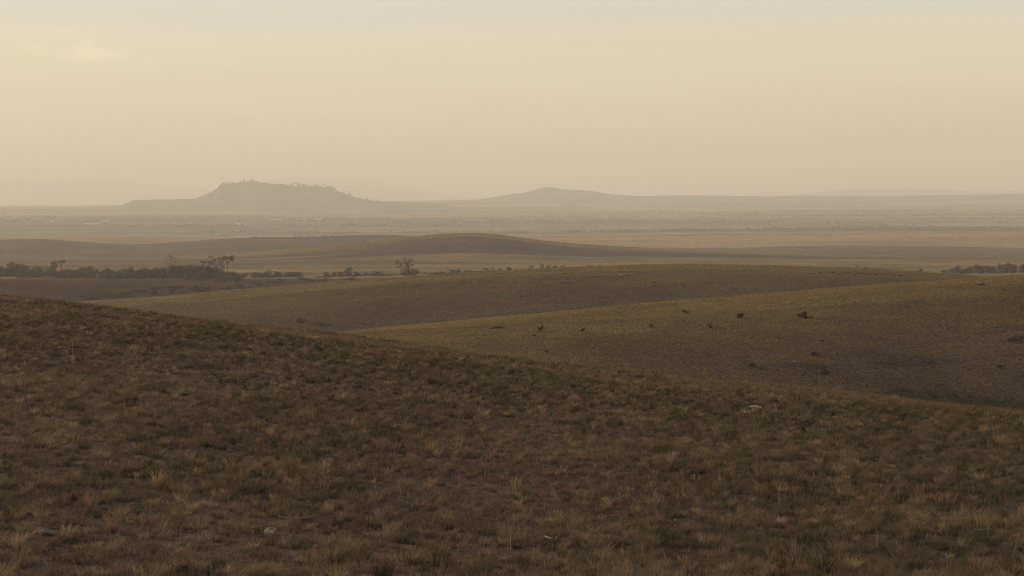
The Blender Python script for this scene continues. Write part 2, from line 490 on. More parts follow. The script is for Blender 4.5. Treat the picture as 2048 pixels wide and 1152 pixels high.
def grass_field(name, label, x, y, z, sc_, nb, segs, pal, width, lean, seed, mat=M_grass, spread=0.10, root=None):
    """tufts at x,y,z; nb blades each; every blade a bent tapering strip"""
    r = np.random.default_rng(seed)
    N = len(x)
    T = N * nb
    rep = lambda a: np.repeat(a, nb)
    s = rep(sc_)
    a = r.uniform(0, 2 * np.pi, T)
    rad = np.sqrt(r.uniform(0, 1, T)) * spread * np.sqrt(s / 0.25)
    bx = rep(x) + np.cos(a) * rad; by = rep(y) + np.sin(a) * rad; bz = rep(z) - 0.01
    h = s * r.uniform(0.45, 1.15, T)
    la = a + r.normal(0, 0.8, T)
    ln = h * np.abs(r.normal(lean, lean * 0.6, T))
    lx = np.cos(la) * ln + 0.12 * h; ly = np.sin(la) * ln
    wa = r.uniform(0, np.pi, T)
    w = width * r.uniform(0.6, 1.4, T)
    wx = np.cos(wa) * w; wy = np.sin(wa) * w * 0.4
    base = pal
    cc = np.repeat(base, nb, 0) * r.uniform(0.65, 1.4, (T, 1))
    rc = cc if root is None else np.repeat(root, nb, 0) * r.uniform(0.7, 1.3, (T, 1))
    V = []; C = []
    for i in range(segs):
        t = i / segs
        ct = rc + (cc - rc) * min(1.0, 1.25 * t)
        k = 1 - 0.75 * t
        px_ = bx + lx * t ** 1.8; py_ = by + ly * t ** 1.8; pz_ = bz + h * t * (1 - 0.15 * t)
        V.append(np.stack([px_ - wx * k, py_ - wy * k, pz_], -1)); V.append(np.stack([px_ + wx * k, py_ + wy * k, pz_], -1))
        C.append(ct); C.append(ct)
    V.append(np.stack([bx + lx, by + ly, bz + h * 0.85], -1)); C.append(cc)
    nv = 2 * segs + 1
    V = np.stack(V, 1).reshape(-1, 3); C = np.stack(C, 1).reshape(-1, 3)
    o = np.arange(T)[:, None] * nv
    tris = []
    for i in range(segs - 1):
        b = 2 * i
        tris += [[b, b + 1, b + 3], [b, b + 3, b + 2]]
    b = 2 * (segs - 1)
    tris.append([b, b + 1, b + 2])
    Fc = np.concatenate([o + np.array(t)[None] for t in tris])
    return V, Fc, C


def merge(parts):
    Vs, Fs, Cs = [], [], []; off = 0
    for V, Fc, C in parts:
        Vs.append(V); Fs.append(Fc + off); Cs.append(C); off += len(V)
    return np.concatenate(Vs), np.concatenate(Fs), np.concatenate(Cs)


def grass_palette(x, y, r):
    n = len(x)
    P = np.array([STRAW, TAN, RUST, OLIVE, GREEN, (0.24, 0.190, 0.125)])
    p1 = fbm(x / 1.6, y / 2.6, 91, 4); p2 = fbm(x / 6, y / 14, 95, 3)
    v = p1 * 0.45 + p2 * 0.40 + r.normal(0, 0.30, n)
    k = np.full(n, 1)
    k[v > 0.14] = 0
    k[v < -0.20] = 3
    k[v < -0.62] = 4
    rr = r.uniform(0, 1, n)
    redz = fbm(x / 4, y / 9, 99, 3) + np.clip(-x / np.maximum(y, 8), -0.3, 0.3) * 1.3
    k[(redz > 0.08) & (rr < 0.34)] = 2
    k[rr > 0.985] = 5
    return P[k] * r.uniform(0.8, 1.2, (n, 1)), k


def sample_wedge(n, d0, d1, umax, r):
    d = np.sqrt(r.uniform(d0 ** 2, d1 ** 2, n))
    u = r.uniform(-umax, umax, n)
    return u * d, d


parts = []
#  distance range, thatch per m2, blades, tussocks per m2, blades, segments, blade half width
for (d0, d1, dt, nbt, du, nbu, segs, wid, seed) in [(8, 16, 14, 7, 5, 34, 3, 0.0024, 1), (16, 28, 60, 9, 17, 58, 3, 0.0026, 2),
                                                    (28, 48, 40, 8, 13.0, 40, 2, 0.0038, 3), (48, 80, 20, 7, 10.0, 26, 2, 0.0065, 4),
                                                    (80, 150, 12, 5, 5.0, 18, 1, 0.012, 5)]:
    um = {8: 0.55, 16: 0.46, 28: 0.41, 48: 0.38, 80: 0.37}[d0]
    area = um * (d1 ** 2 - d0 ** 2)
    r = np.random.default_rng(100 + seed)
    for layer in (0, 1, 2):
        x, y = sample_wedge(int(area * (dt, du, 4.0 if d0 < 48 else 3.0)[layer]), d0, d1, um, r)
        if d0 >= 80:
            keep = y < np.interp(1024 + F * x / y, XG, dA) * 1.22
            x, y = x[keep], y[keep]
        if layer == 0:      # short matted thatch between the tussocks
            pal, k = grass_palette(x, y, r)
            pal = pal * 0.78 + np.array([0.012, 0.009, 0.006])
            pal = pal * np.exp(r.normal(0, 0.28, len(x)))[:, None]
            s = r.uniform(0.04, 0.12, len(x))
            parts.append(grass_field('', '', x, y, terr(x, y), s, nbt, max(1, segs - 1), pal, wid, 0.9, 300 + seed, spread=0.20))
        elif layer == 1:    # straw and brown tussocks
            pal, k = grass_palette(x, y, r)
            s = np.clip(np.exp(r.normal(-1.92, 0.38, len(x))), 0.08, 0.34)
            gr = np.clip(r.normal(0.15, 0.3, len(x)), 0, 1)[:, None]
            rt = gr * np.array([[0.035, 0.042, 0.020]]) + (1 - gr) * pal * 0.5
            pal = pal * np.exp(r.normal(0.14, 0.30, len(x)))[:, None]
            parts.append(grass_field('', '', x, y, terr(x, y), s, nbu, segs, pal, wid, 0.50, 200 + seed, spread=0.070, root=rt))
        else:               # dense dark green clumps with drier tips
            zone = fbm(x / 5, y / 11, 141, 3)
            # greener belt running across the slope below its far edge
            pxv = 1024 + F * x / y
            dd_ = np.interp(pxv, XG, dA)
            zone = zone + 0.45 * np.exp(-((y / dd_ - 0.72) / 0.12) ** 2) * np.clip((pxv - 350) / 500, 0, 1)
            keep = r.uniform(0, 1, len(x)) < 0.42 + 1.3 * zone
            x, y = x[keep], y[keep]
            s = np.clip(np.exp(r.normal(-1.65, 0.33, len(x))), 0.10, 0.38)
            pal = np.array([[0.056, 0.064, 0.026]]) * np.exp(r.normal(0, 0.22, (len(x), 1)))
            dry = r.uniform(0, 0.6, (len(x), 1)) ** 1.5
            tip = pal * (1 - dry) + dry * np.array([STRAW])
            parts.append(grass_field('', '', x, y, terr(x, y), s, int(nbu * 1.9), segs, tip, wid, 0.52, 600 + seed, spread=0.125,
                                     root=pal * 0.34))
# paler upright grass standing along the far edge of the slope
r = np.random.default_rng(555)
px = 1024 + 1150 * r.uniform(-1, 1, 5500)
keep = r.uniform(0, 1, len(px)) < np.clip((px - 300) / 1400, 0.25, 1)
px = px[keep]
y = np.interp(px, XG, dA) * r.uniform(0.90, 1.05, len(px)); x = (px - 1024) / F * y
keep = fbm(x / 2.5, y / 6, 88, 3) + r.uniform(0, 0.7, len(x)) > 0.2
x, y = x[keep], y[keep]
parts.append(grass_field('', '', x, y, terr(x, y), np.clip(np.exp(r.normal(-1.45, 0.35, len(x))), 0.1, 0.5), 14, 2,
                         np.array([[0.185, 0.135, 0.080]]) * r.uniform(0.6, 1.15, (len(x), 1)), 0.007, 0.35, 78))
# scattered tall dry stems with seed heads
r = np.random.default_rng(333)
x, y = sample_wedge(2600, 14, 120, 0.36, r)
keep = (y < np.interp(1024 + F * x / y, XG, dA) * 1.05) & (fbm(x / 6, y / 6, 55, 2) > -0.08)
x, y = x[keep], y[keep]
parts.append(grass_field('', '', x, y, terr(x, y), r.uniform(0.25, 0.48, len(x)), 2, 3, np.tile([[0.27, 0.21, 0.135]], (len(x), 1)),
                         0.0028, 0.28, 77))
r = np.random.default_rng(334)
x, y = sample_wedge(9000, 15, 48, 0.42, r)
parts.append(grass_field('', '', x, y, terr(x, y), r.uniform(0.12, 0.30, len(x)), 4, 3, np.tile([[0.27, 0.205, 0.13]], (len(x), 1)) * r.uniform(0.6, 1.2, (len(x), 1)),
                         0.0020, 0.85, 79))
V, Fc, C = merge(parts)
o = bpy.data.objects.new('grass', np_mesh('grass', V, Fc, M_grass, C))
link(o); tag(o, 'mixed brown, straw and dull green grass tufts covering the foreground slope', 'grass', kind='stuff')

TRACKS = []
for pts in ([(1700, 709), (1790, 699), (1880, 684), (1960, 672), (2080, 652)], [(1430, 742), (1560, 733), (1700, 737), (1830, 727), (1990, 716)]):
    TRACKS.append(np.array([tuple(locate(a, b, 190, 325))[:2] for a, b in pts]))

# tussocks on the hills behind (uncountable: one object per hill)
def hill_tussocks(name, label, n, d0, d1, size, nb, wid, pal, seed, cull):
    r = np.random.default_rng(seed)
    x, y = sample_wedge(n, d0, d1, 0.34, r)
    px = 1024 + F * x / y
    keep = cull(px, y) & (fbm(x / (size * 14), y / (size * 14), seed, 3) + r.uniform(0, 0.8, n) > 0.12)
    for tr in TRACKS:       # narrow stock paths worn through the grass
        ty = np.interp(x, tr[:, 0], tr[:, 1], left=-1e6, right=-1e6)
        keep &= np.abs(y - ty) > 1.6
    x, y = x[keep], y[keep]
    pal = np.array(pal)
    c = pal[r.integers(0, len(pal), len(x))] * r.uniform(0.75, 1.25, (len(x), 1))
    c = c * (1 + 0.38 * fbm(x / (size * 110), y / (size * 160), seed + 7, 4))[:, None]
    s = size * r.uniform(0.5, 1.4, len(x))
    V, Fc, C = grass_field('', '', x, y, terr(x, y), s, nb, 1, c, wid, 0.5, seed + 1, spread=size * 0.45)
    o = bpy.data.objects.new(name, np_mesh(name, V, Fc, M_grass, C))
    link(o); tag(o, label, 'grass', kind='stuff')


visB = lambda px, y: (np.interp(px, XG, yB) < np.interp(px, XG, yA) + 25) & (y > 190)
hill_tussocks('tussock_grass', 'short straw-coloured tussocks on the right-hand hill behind the foreground', 330000, 175, 350, 0.17, 5, 0.030,
              [(0.26, 0.180, 0.087), (0.225, 0.155, 0.078), (0.19, 0.130, 0.067)], 401, visB)
hill_tussocks('tussock_grass', 'fine dry tussocks on the long middle hill', 300000, 545, 775, 0.26, 4, 0.065,
              [(0.235, 0.163, 0.080), (0.20, 0.138, 0.070), (0.165, 0.114, 0.060)], 403,
              lambda px, y: np.interp(px, XG, yC) < np.interp(px, XG, yB) + 14)
hill_tussocks('tussock_grass', 'grass along the tops of the distant hills, added in yellow for their sunlit crests', 110000, 2080, 2330, 0.7, 4, 0.25,
              [(0.27, 0.195, 0.085), (0.22, 0.16, 0.075)], 405, lambda px, y: px > 350)  # yellow blades added near the crest to give its sunlit line

hill_tussocks('tussock_grass', 'ridge grass of the right-hand hill, coloured pale for its sunlit rim', 60000, 296, 340, 0.17, 5, 0.028,
              [(0.34, 0.250, 0.118), (0.30, 0.218, 0.103)], 411, visB)  # brighter blade colour carries the sun's rim glow on this crest
hill_tussocks('tussock_grass', 'grass along the ridge of the long middle hill, sunlit rim in its colour', 60000, 690, 760, 0.26, 4, 0.06,
              [(0.34, 0.258, 0.115), (0.28, 0.21, 0.095)], 413,  # rim light painted into the blades: lighter than the slope grass below
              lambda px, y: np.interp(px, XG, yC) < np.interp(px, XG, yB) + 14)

# dark green reeds in the gully at the right
r = np.random.default_rng(9)
n = 2400
px = 1600 + 700 * r.uniform(0, 1, n) ** 0.8
dd = r.uniform(196, 226, n)
x = (px - 1024) / F * dd
keep = (px > 1640 + r.uniform(0, 160, n))
x, dd = x[keep], dd[keep]
V, Fc, C = grass_field('', '', x, dd, terr(x, dd), r.uniform(0.3, 0.75, len(x)) * np.clip((1024 + F * x / dd - 1600) / 250, 0.3, 1.3), 9, 2,
                       np.tile([[0.055, 0.055, 0.028]], (len(x), 1)) * r.uniform(0.6, 1.5, (len(x), 1)), 0.035, 0.5, 12, spread=0.3)
o = bpy.data.objects.new('reeds', np_mesh('reeds', V, Fc, M_grass, C))
link(o); tag(o, 'dark green strip of reeds in the gully at the right edge', 'reeds', kind='stuff')

# ------------------------------------------------------------ trees and shrubs
M_leaf = veg_mat('tree_leaves', (0.052, 0.062, 0.036), (0.098, 0.104, 0.060), scale=0.45)
M_leaf2 = veg_mat('grey_leaves', (0.052, 0.056, 0.034), (0.085, 0.085, 0.048), scale=0.6)
M_shrub = veg_mat('shrub_leaves', (0.024, 0.030, 0.014), (0.055, 0.056, 0.026), scale=2.0)
M_bark = veg_mat('bark', (0.055, 0.042, 0.030), (0.09, 0.07, 0.05), trans=0.0)


def tube(V, Fc, p0, p1, r0, r1, n=5):
    p0 = Vector(p0); p1 = Vector(p1)
    ax = (p1 - p0).normalized()
    a = ax.orthogonal().normalized(); b = ax.cross(a)
    o = len(V)
    for p, rr in ((p0, r0), (p1, r1)):
        for i in range(n):
            t = 2 * math.pi * i / n
            V.append(p + (a * math.cos(t) + b * math.sin(t)) * rr)
    for i in range(n):
        j = (i + 1) % n
        Fc.append((o + i, o + j, o + n + j, o + n + i))


def branch_path(V, Fc, pts, r0, r1):
    k = len(pts) - 1
    for i in range(k):
        tube(V, Fc, pts[i], pts[i + 1], r0 + (r1 - r0) * i / k, r0 + (r1 - r0) * (i + 1) / k)


def leaf_quads(centres, radii, n, size, r, flat=1.0):
    """many leaf-clump faces spread through lumpy masses"""
    cs = np.array(centres); rd = np.array(radii)
    w = rd ** 2 / (rd ** 2).sum()
    k = r.choice(len(cs), n, p=w)
    d = r.normal(0, 1, (n, 3)); d /= np.linalg.norm(d, axis=1)[:, None]
    rr = r.uniform(0.45, 1.05, n) ** 0.6
    p = cs[k] + d * rr[:, None] * rd[k][:, None] * np.array([1, 1, flat])
    a = r.normal(0, 1, (n, 3)); a /= np.linalg.norm(a, axis=1)[:, None]
    b = np.cross(a, r.normal(0, 1, (n, 3))); b /= np.linalg.norm(b, axis=1)[:, None]
    s = size * r.uniform(0.5, 1.3, n)[:, None]
    V = np.stack([p - a * s - b * s * 0.5, p + a * s - b * s * 0.7, p + a * s * 0.6 + b * s * 0.8, p - a * s * 0.8 + b * s * 0.6], 1).reshape(-1, 3)
    Fc = np.arange(n * 4).reshape(-1, 4)
    return V, Fc


def tree_meshes(kind, seed):
    """unit tree about 1 m tall: (trunk mesh, crown mesh or None)"""
    rr = random.Random(seed); r = np.random.default_rng(seed)
    V, Fc = [], []
    if kind == 'round':
        cs, rd = [], []
        th = 0.35
        branch_path(V, Fc, [(0, 0, -0.03), (rr.uniform(-.02, .02), 0, 0.18), (rr.uniform(-.03, .03), 0, th)], 0.035, 0.022)
        for i in range(8):
            a = i * 2.4 + rr.uniform(-.4, .4); q = rr.uniform(0.12, 0.36); h = rr.uniform(0.16, 0.80)
            c = (math.cos(a) * q, math.sin(a) * q, h)
            cs.append(c); rd.append(rr.uniform(0.13, 0.22))
            branch_path(V, Fc, [(0, 0, th * 0.8), (c[0] * 0.5, c[1] * 0.5, (th + h) * 0.5), c], 0.016, 0.005)
        cs.append((0, 0, 0.55)); rd.append(0.26)
        cs += [(0.22, 0.05, 0.14), (-0.2, 0.1, 0.14), (0, -0.2, 0.16)]; rd += [0.17, 0.17, 0.17]
        LV, LF = leaf_quads(cs, rd, 620, 0.042, r, 0.85)
        LV[:, 2] = np.maximum(LV[:, 2], -0.02)
    elif kind == 'umbrella':
        branch_path(V, Fc, [(0, 0, -0.03), (0.015, 0.01, 0.3), (-0.02, 0, 0.58)], 0.026, 0.018)
        cs, rd = [], []
        for i in range(9):
            a = i * 2.4 + rr.uniform(-.3, .3); q = rr.uniform(0.08, 0.42)
            c = (math.cos(a) * q, math.sin(a) * q, rr.uniform(0.80, 0.93) - q * 0.15)
            cs.append(c); rd.append(rr.uniform(0.09, 0.16))
            branch_path(V, Fc, [(-0.02, 0, 0.56), (c[0] * 0.6, c[1] * 0.6, 0.72), c], 0.013, 0.004)
        LV, LF = leaf_quads(cs, rd, 420, 0.030, r, 0.55)
    elif kind == 'sparse':
        branch_path(V, Fc, [(0, 0, -0.03), (0.02, 0, 0.35), (-0.02, 0, 0.8)], 0.022, 0.010)
        cs, rd = [], []
        for i in range(7):
            a = i * 2.4; q = rr.uniform(0.1, 0.26); h = 0.42 + i * 0.075
            c = (math.cos(a) * q, math.sin(a) * q, h)
            cs.append(c); rd.append(rr.uniform(0.08, 0.14))
            branch_path(V, Fc, [(0, 0, h - 0.12), c], 0.010, 0.004)
        LV, LF = leaf_quads(cs, rd, 260, 0.026, r, 0.8)
    elif kind == 'dead':
        branch_path(V, Fc, [(0, 0, -0.03), (0.01, 0, 0.45), (-0.01, 0, 0.97)], 0.020, 0.007)
        for i in range(9):
            a = rr.uniform(0, 6.28); h = rr.uniform(0.4, 0.85); q = rr.uniform(0.07, 0.17)
            e = (math.cos(a) * q, math.sin(a) * q, h + rr.uniform(0.05, 0.18))
            branch_path(V, Fc, [(0, 0, h), (e[0] * .7, e[1] * .7, h + .03), e], 0.008, 0.003)
        return np_mesh('trunk', [tuple(v) for v in V], Fc, M_bark), None
    return np_mesh('trunk', [tuple(v) for v in V], Fc, M_bark), np_mesh('crown', LV, LF, M_leaf)


def shrub_meshes(seed, flat=0.7, n=260):
    rr = random.Random(seed); r = np.random.default_rng(seed)
    V, Fc = [], []; cs, rd = [], []
    for i in range(7):
        a = rr.uniform(0, 6.28); q = rr.uniform(0.05, 0.50)
        c = (math.cos(a) * q, math.sin(a) * q, rr.uniform(0.10, 0.78) * flat * (1.1 - q))
        cs.append(c); rd.append(rr.uniform(0.07, 0.23))
        branch_path(V, Fc, [(0, 0, -0.05), (c[0] * .5, c[1] * .5, c[2] * .6), c], 0.022, 0.006)
    LV, LF = leaf_quads(cs, rd, n, 0.045, r, flat)
    LV[:, 2] = np.maximum(LV[:, 2], -0.02)
    return np_mesh('stems', [tuple(v) for v in V], Fc, M_bark), np_mesh('foliage', LV, LF, M_shrub)


KINDS = {}
for kind, cnt in (('round', 6), ('umbrella', 3), ('sparse', 3), ('dead', 3)):
    KINDS[kind] = [tree_meshes(kind, 500 + 17 * i + len(kind)) for i in range(cnt)]
SHR = [shrub_meshes(800 + i, 0.75 if i % 2 else 0.55) for i in range(5)]
M_leafm = {}


def plant(kind, name, p, h, w, label, cat, group, leaf=None):
    root = bpy.data.objects.new(name, None); root.empty_display_size = 0.5
    link(root)
    root.location = p
    root.rotation_euler = (0, 0, random.uniform(0, 6.28))
    root.scale = (w, w, h)
    tag(root, label, cat, group)
    tm, cm = random.choice(KINDS[kind]) if kind != 'shrub' else random.choice(SHR)
    names = ('trunk', 'crown') if kind != 'shrub' else ('stems', 'foliage')
    for nm, me in zip(names, (tm, cm)):
        if me is None: continue
        c = bpy.data.objects.new(nm, me)
        link(c, root)
    return root


ORD = ['first', 'second', 'third', 'fourth', 'fifth', 'sixth', 'seventh', 'eighth', 'ninth', 'tenth', 'eleventh', 'twelfth',
       'thirteenth', 'fourteenth', 'fifteenth', 'sixteenth', 'seventeenth', 'eighteenth', 'nineteenth', 'twentieth',
       'twenty-first', 'twenty-second', 'twenty-third', 'twenty-fourth', 'twenty-fifth', 'twenty-sixth', 'twenty-seventh', 'twenty-eighth', 'twenty-ninth', 'thirtieth']


def belt(items, what, where, group, dmin, dmax, name='tree', cat='tree'):
    """items: (photo x, base y, height px, width px, kind); labels count them from the left"""
    items = sorted(items)
    for i, (px, by, hp, wp, kind) in enumerate(items):
        p = locate(px, by, dmin, dmax)
        k = p.y / F
        which = ORD[i] if i < len(items) - 1 else 'last'
        if len(items) == 1: lab = f'{what} {where}'
        else: lab = f'{which} from left of the {what} {where}'; lab = lab if len(lab.split()) <= 16 else lab.replace('of the ', 'of ', 1)
        # unit crowns are about 0.95 wide (round), 0.95 (umbrella), 0.6 (sparse), 0.3 (dead), 1.0 (shrub)
        uw = {'round': 0.95, 'umbrella': 0.95, 'sparse': 0.62, 'dead': 0.34, 'shrub': 1.0}[kind]
        uh = {'shrub': 0.62}.get(kind, 0.86)
        nm = {'umbrella': 'umbrella_tree', 'dead': 'dead_tree'}.get(kind, name)
        if kind == 'shrub': nm = 'shrub'
        plant(kind, nm, p, hp * k / uh, wp * k / uw, lab, cat if kind != 'shrub' else 'shrub', group)


R = random.Random(5)
U = R.uniform
# left belt
it = [(-30 + i * 9.6 + U(-4, 4), 556 + U(-3.5, 1), U(16, 28) - (2 if i > 17 else 0), U(20, 38), 'round') for i in range(27)]
belt(it, 'dark bushy trees', 'in the belt at the left edge', 'trees in the belt at the left edge', 1100, 1500)
belt([(122, 548, 26, 22, 'umbrella')], 'small flat-crowned tree', 'standing above the left tree belt', None, 1100, 1600)
# central thicket
it = []
for i in range(28):
    px = 216 + i * 9.6
    hh = np.interp(px, [222, 275, 310, 345, 385, 415, 440, 470], [17, 24, 22, 30, 32, 30, 26, 16])
    it.append((px + U(-4, 4), 560 + U(-2, 1), hh * U(0.6, 1.1), U(24, 42), 'round'))
belt(it, 'dense dark trees', 'in the thicket left of centre', 'trees in the thicket left of centre', 1080, 1500)
belt([(333, 546, 31, 16, 'dead'), (341, 546, 33, 18, 'dead'), (346, 546, 30, 12, 'dead'), (351, 546, 29, 14, 'dead'), (357, 546, 27, 10, 'dead')],
     'tall bare dead trees', 'rising behind the thicket', 'bare dead trees behind the thicket', 1200, 1700, 'dead_tree')
belt([(404, 549, 26, 16, 'umbrella'), (417, 549, 26, 16, 'umbrella'), (430, 550, 36, 22, 'sparse'), (441, 550, 33, 18, 'sparse'), (455, 552, 38, 34, 'umbrella')],
     'tall flat-topped trees', 'above the right end of the thicket', 'tall trees above the thicket', 1150, 1600)
it = [(478 + i * 7.6 + U(-3, 3), 555 + U(-1.5, 1), U(6, 14), U(12, 26), R.choice(['round', 'round', 'round', 'sparse'])) for i in range(17)]
belt(it, 'small trees', 'just right of the thicket', 'small trees right of the thicket', 1100, 1500)
it = [(652, 553, 8, 18, 'round'), (668, 553, 9, 16, 'round'), (682, 553, 10, 18, 'round'), (697, 553, 18, 20, 'round'), (712, 553, 10, 18, 'round'),
      (732, 552, 7, 14, 'round'), (755, 552, 10, 20, 'round')]
belt(it, 'low trees', 'lined up around one taller round tree', 'low trees left of the tall pair', 1100, 1500)
it = [(801, 549, 27, 22, 'sparse'), (817, 550, 31, 24, 'sparse'), (812, 552, 18, 26, 'round'), (828, 552, 14, 20, 'round')]
belt(it, 'trees', 'in the tall clump below the rounded hill', 'clump of trees below the rounded hill', 1120, 1600)
it = [(905, 545, 6, 24, 'round'), (917, 545, 8, 12, 'round'), (938, 544, 4, 22, 'round'), (973, 545, 10, 16, 'round'), (984, 545, 9, 12, 'sparse'),
      (1000, 545, 9, 12, 'round'), (1017, 545, 11, 16, 'round'), (1035, 544, 6, 14, 'round')]
belt(it, 'small trees', 'lined above the middle hill crest', 'small trees above the middle hill', 1200, 1800)
it = [(1062, 537, 6, 14, 'round'), (1084, 537, 10, 12, 'round'), (1096, 537, 7, 14, 'round'), (1110, 537, 6, 16, 'round'), (1124, 537, 6, 14, 'round'),
      (1180, 535, 5, 16, 'round'), (1200, 535, 5, 14, 'round'), (1226, 535, 4, 16, 'round')]
belt(it, 'tiny distant trees', 'peeping over the middle hill', 'tiny trees over the middle hill', 1300, 1900)
it = [(1680, 540, 7, 16, 'round'), (1698, 541, 9, 12, 'round'), (1716, 541, 10, 12, 'sparse'), (1732, 541, 8, 12, 'round'), (1748, 543, 6, 14, 'round'),
      (1768, 544, 7, 12, 'round'), (1798, 545, 7, 14, 'round'), (1842, 546, 9, 12, 'round'), (1818, 546, 5, 12, 'round')]
belt(it, 'small trees', 'in the pale gap at the right', 'small trees in the pale gap', 1150, 1700)
it = [(1893 + i * 11.5 + U(-3, 3), 547 - i * 0.1 + U(-1, 1), 9 + min(i, 6) * 1.5 + U(-4, 4), U(12, 26), 'round') for i in range(17)]
belt(it, 'dark bushy trees', 'in the belt at the right edge', 'trees in the belt at the right edge', 1150, 1600)

# shrubs on the hills
it = [(497, 580, 7, 16, 'shrub'), (512, 580, 9, 26, 'shrub'), (534, 579, 8, 18, 'shrub'), (577, 574, 5, 16, 'shrub')]
belt(it, 'dark rounded shrubs', 'just above the left crest of the middle hill', 'shrubs above the left crest', 850, 1100, 'shrub')
it = [(402, 562, 8, 26, 'shrub'), (432, 564, 7, 16, 'shrub'), (445, 564, 7, 18, 'shrub'), (372, 561, 6, 12, 'shrub'), (475, 565, 5, 18, 'shrub'), (505, 566, 4, 14, 'shrub')]
belt(it, 'dark shrubs', 'at the foot of the thicket', 'shrubs at the foot of the thicket', 980, 1200, 'shrub')
it = []
for i in range(30):
    px = U(150, 560)
    it.append((px, 597 - (px - 200) * 0.058 - U(0, 13), U(4, 9), U(14, 34), 'shrub'))
belt(it, 'dull dark bushes', 'scattered in the shaded hollow at the left', 'bushes in the shaded hollow', 900, 1035, 'shrub')

it = [(636 + i * 13.5 + U(-4, 4), 554 - i * 0.35 + U(-1, 1.5), U(3, 6.5), U(16, 34), 'shrub') for i in range(29)]
belt(it, 'faint low bushes', 'strung between the valley trees', 'faint low bushes in the valley', 1150, 1650, 'shrub')
it = []
for i in range(16):
    px = U(540, 735)
    it.append((px, 557 + U(0, 13) - max(0, px - 640) * 0.05, U(3, 6), U(14, 34), 'shrub'))
belt(it, 'low dull bushes', 'between the thicket and the middle hill crest', 'bushes between thicket and middle hill', 880, 1190, 'shrub')
B = (180, 335)
for px, by, hp, wp, lab in [
        (1612, 636, 15, 20, 'largest dark shrub, standing alone on the upper slope of the right-hand hill'),
        (1482, 636, 11, 17, 'dark shrub midway between the largest shrub and the one to its left'),
        (1372, 628, 7, 14, 'small dark shrub just below the crest, left of the two larger shrubs'),
        (1420, 657, 6, 10, 'low dark shrub lower on the slope between two upper shrubs'),
        (1302, 655, 5, 9, 'tiny shrub on the bare slope left of the shrub row'),
        (995, 658, 6, 26, 'low spreading shrub patch near the thin end of the hill'),
        (1080, 664, 9, 14, 'upright dark shrub beside the low spreading shrub patch'),
        (1165, 664, 6, 12, 'small shrub right of the upright dark shrub'),
        (1068, 674, 4, 10, 'tiny grey shrub below the upright dark shrub'),
        (1505, 733, 6, 14, 'dark shrub low on the slope above the foreground grass'),
        (1650, 750, 11, 16, 'green shrub low on the slope beside the tall dry stalk'),
        (1632, 711, 5, 16, 'flat shrub halfway down the slope above the green shrub'),
        (1646, 684, 4, 7, 'tiny black shrub below the largest shrub'),
        (2040, 683, 7, 36, 'wide low shrub touching the right edge on the hillside'),
        (1960, 571, 4, 20, 'small dark shrub patch close to the crest at the far right'),
        (2003, 736, 6, 14, 'dim shrub low on the slope near the right edge'),
        (1095, 706, 4, 10, 'tiny shrub just behind the foreground grass edge at the centre')]:
    p = locate(px, by, *B)
    k = p.y / F * 1.25
    plant('shrub', 'shrub', p, hp * k / 0.50, wp * k, lab, 'shrub', 'shrubs on the right-hand hill')
for px, by, hp, wp, lab in [
        (925, 565, 4, 10, 'faint small shrub near the crest of the middle hill, left of centre'),
        (981, 564, 4, 8, 'small black shrub near the crest, right of the faint one'),
        (1126, 567, 4, 8, 'left of two touching black shrubs near the crest of the middle hill'),
        (1135, 567, 4, 8, 'right of two touching black shrubs near the crest of the middle hill'),
        (1307, 566, 5, 10, 'black shrub on the middle hill below the pale bare strip'),
        (1310, 575, 3, 7, 'tiny shrub directly under the black shrub below the pale strip'),
        (1074, 576, 3, 6, 'tiny shrub below and left of the two touching shrubs'),
        (1308, 606, 3.5, 9, 'small shrub low on the middle hill just above the nearer crest'),
        (1092, 593, 3, 7, 'tiny shrub halfway down the middle hill at the centre'),
        (1192, 578, 3, 6, 'tiny shrub alone right of the two touching shrubs'),
        (1418, 549, 3.5, 8, 'tiny shrub just under the crest, right of the pale strip'),
        (600, 645, 8, 26, 'left of the dark low bushes near the foot of the middle hill'),
        (645, 650, 7, 34, 'right of the dark low bushes near the foot of the middle hill'),
        (728, 648, 4, 12, 'small shrub just above the thin end of the nearer hill')]:
    p = locate(px, by, 540, 745)
    k = p.y / F
    plant('shrub', 'shrub', p, hp * k / 0.62, wp * k, lab, 'shrub', 'shrubs on the middle hill')
it = [(1620 + i * 9 + U(-4, 4), 547 + i * 0.25 + U(-2, 2), U(2.5, 4.5), U(6, 12), 'shrub') for i in range(22)]
belt(it, 'low scrub bushes', 'along the right crest of the middle hill', 'scrub along the right crest', 640, 770, 'shrub')
it = [(508, 477, 4, 24, 'shrub'), (530, 476.5, 2.5, 14, 'shrub'), (583, 511, 3, 8, 'shrub'), (700, 494, 2.5, 6, 'shrub'), (920, 486, 3, 9, 'shrub'), (953, 499, 2.5, 6, 'shrub'),
      (928, 492, 3, 9, 'shrub'), (1001, 509, 2.5, 7, 'shrub'), (979, 486, 2, 6, 'shrub'), (1170, 503, 2, 6, 'shrub')]
belt(it, 'tiny dark bushes', 'on the broad rounded hill', 'bushes on the broad hill', 1700, 3050, 'shrub')

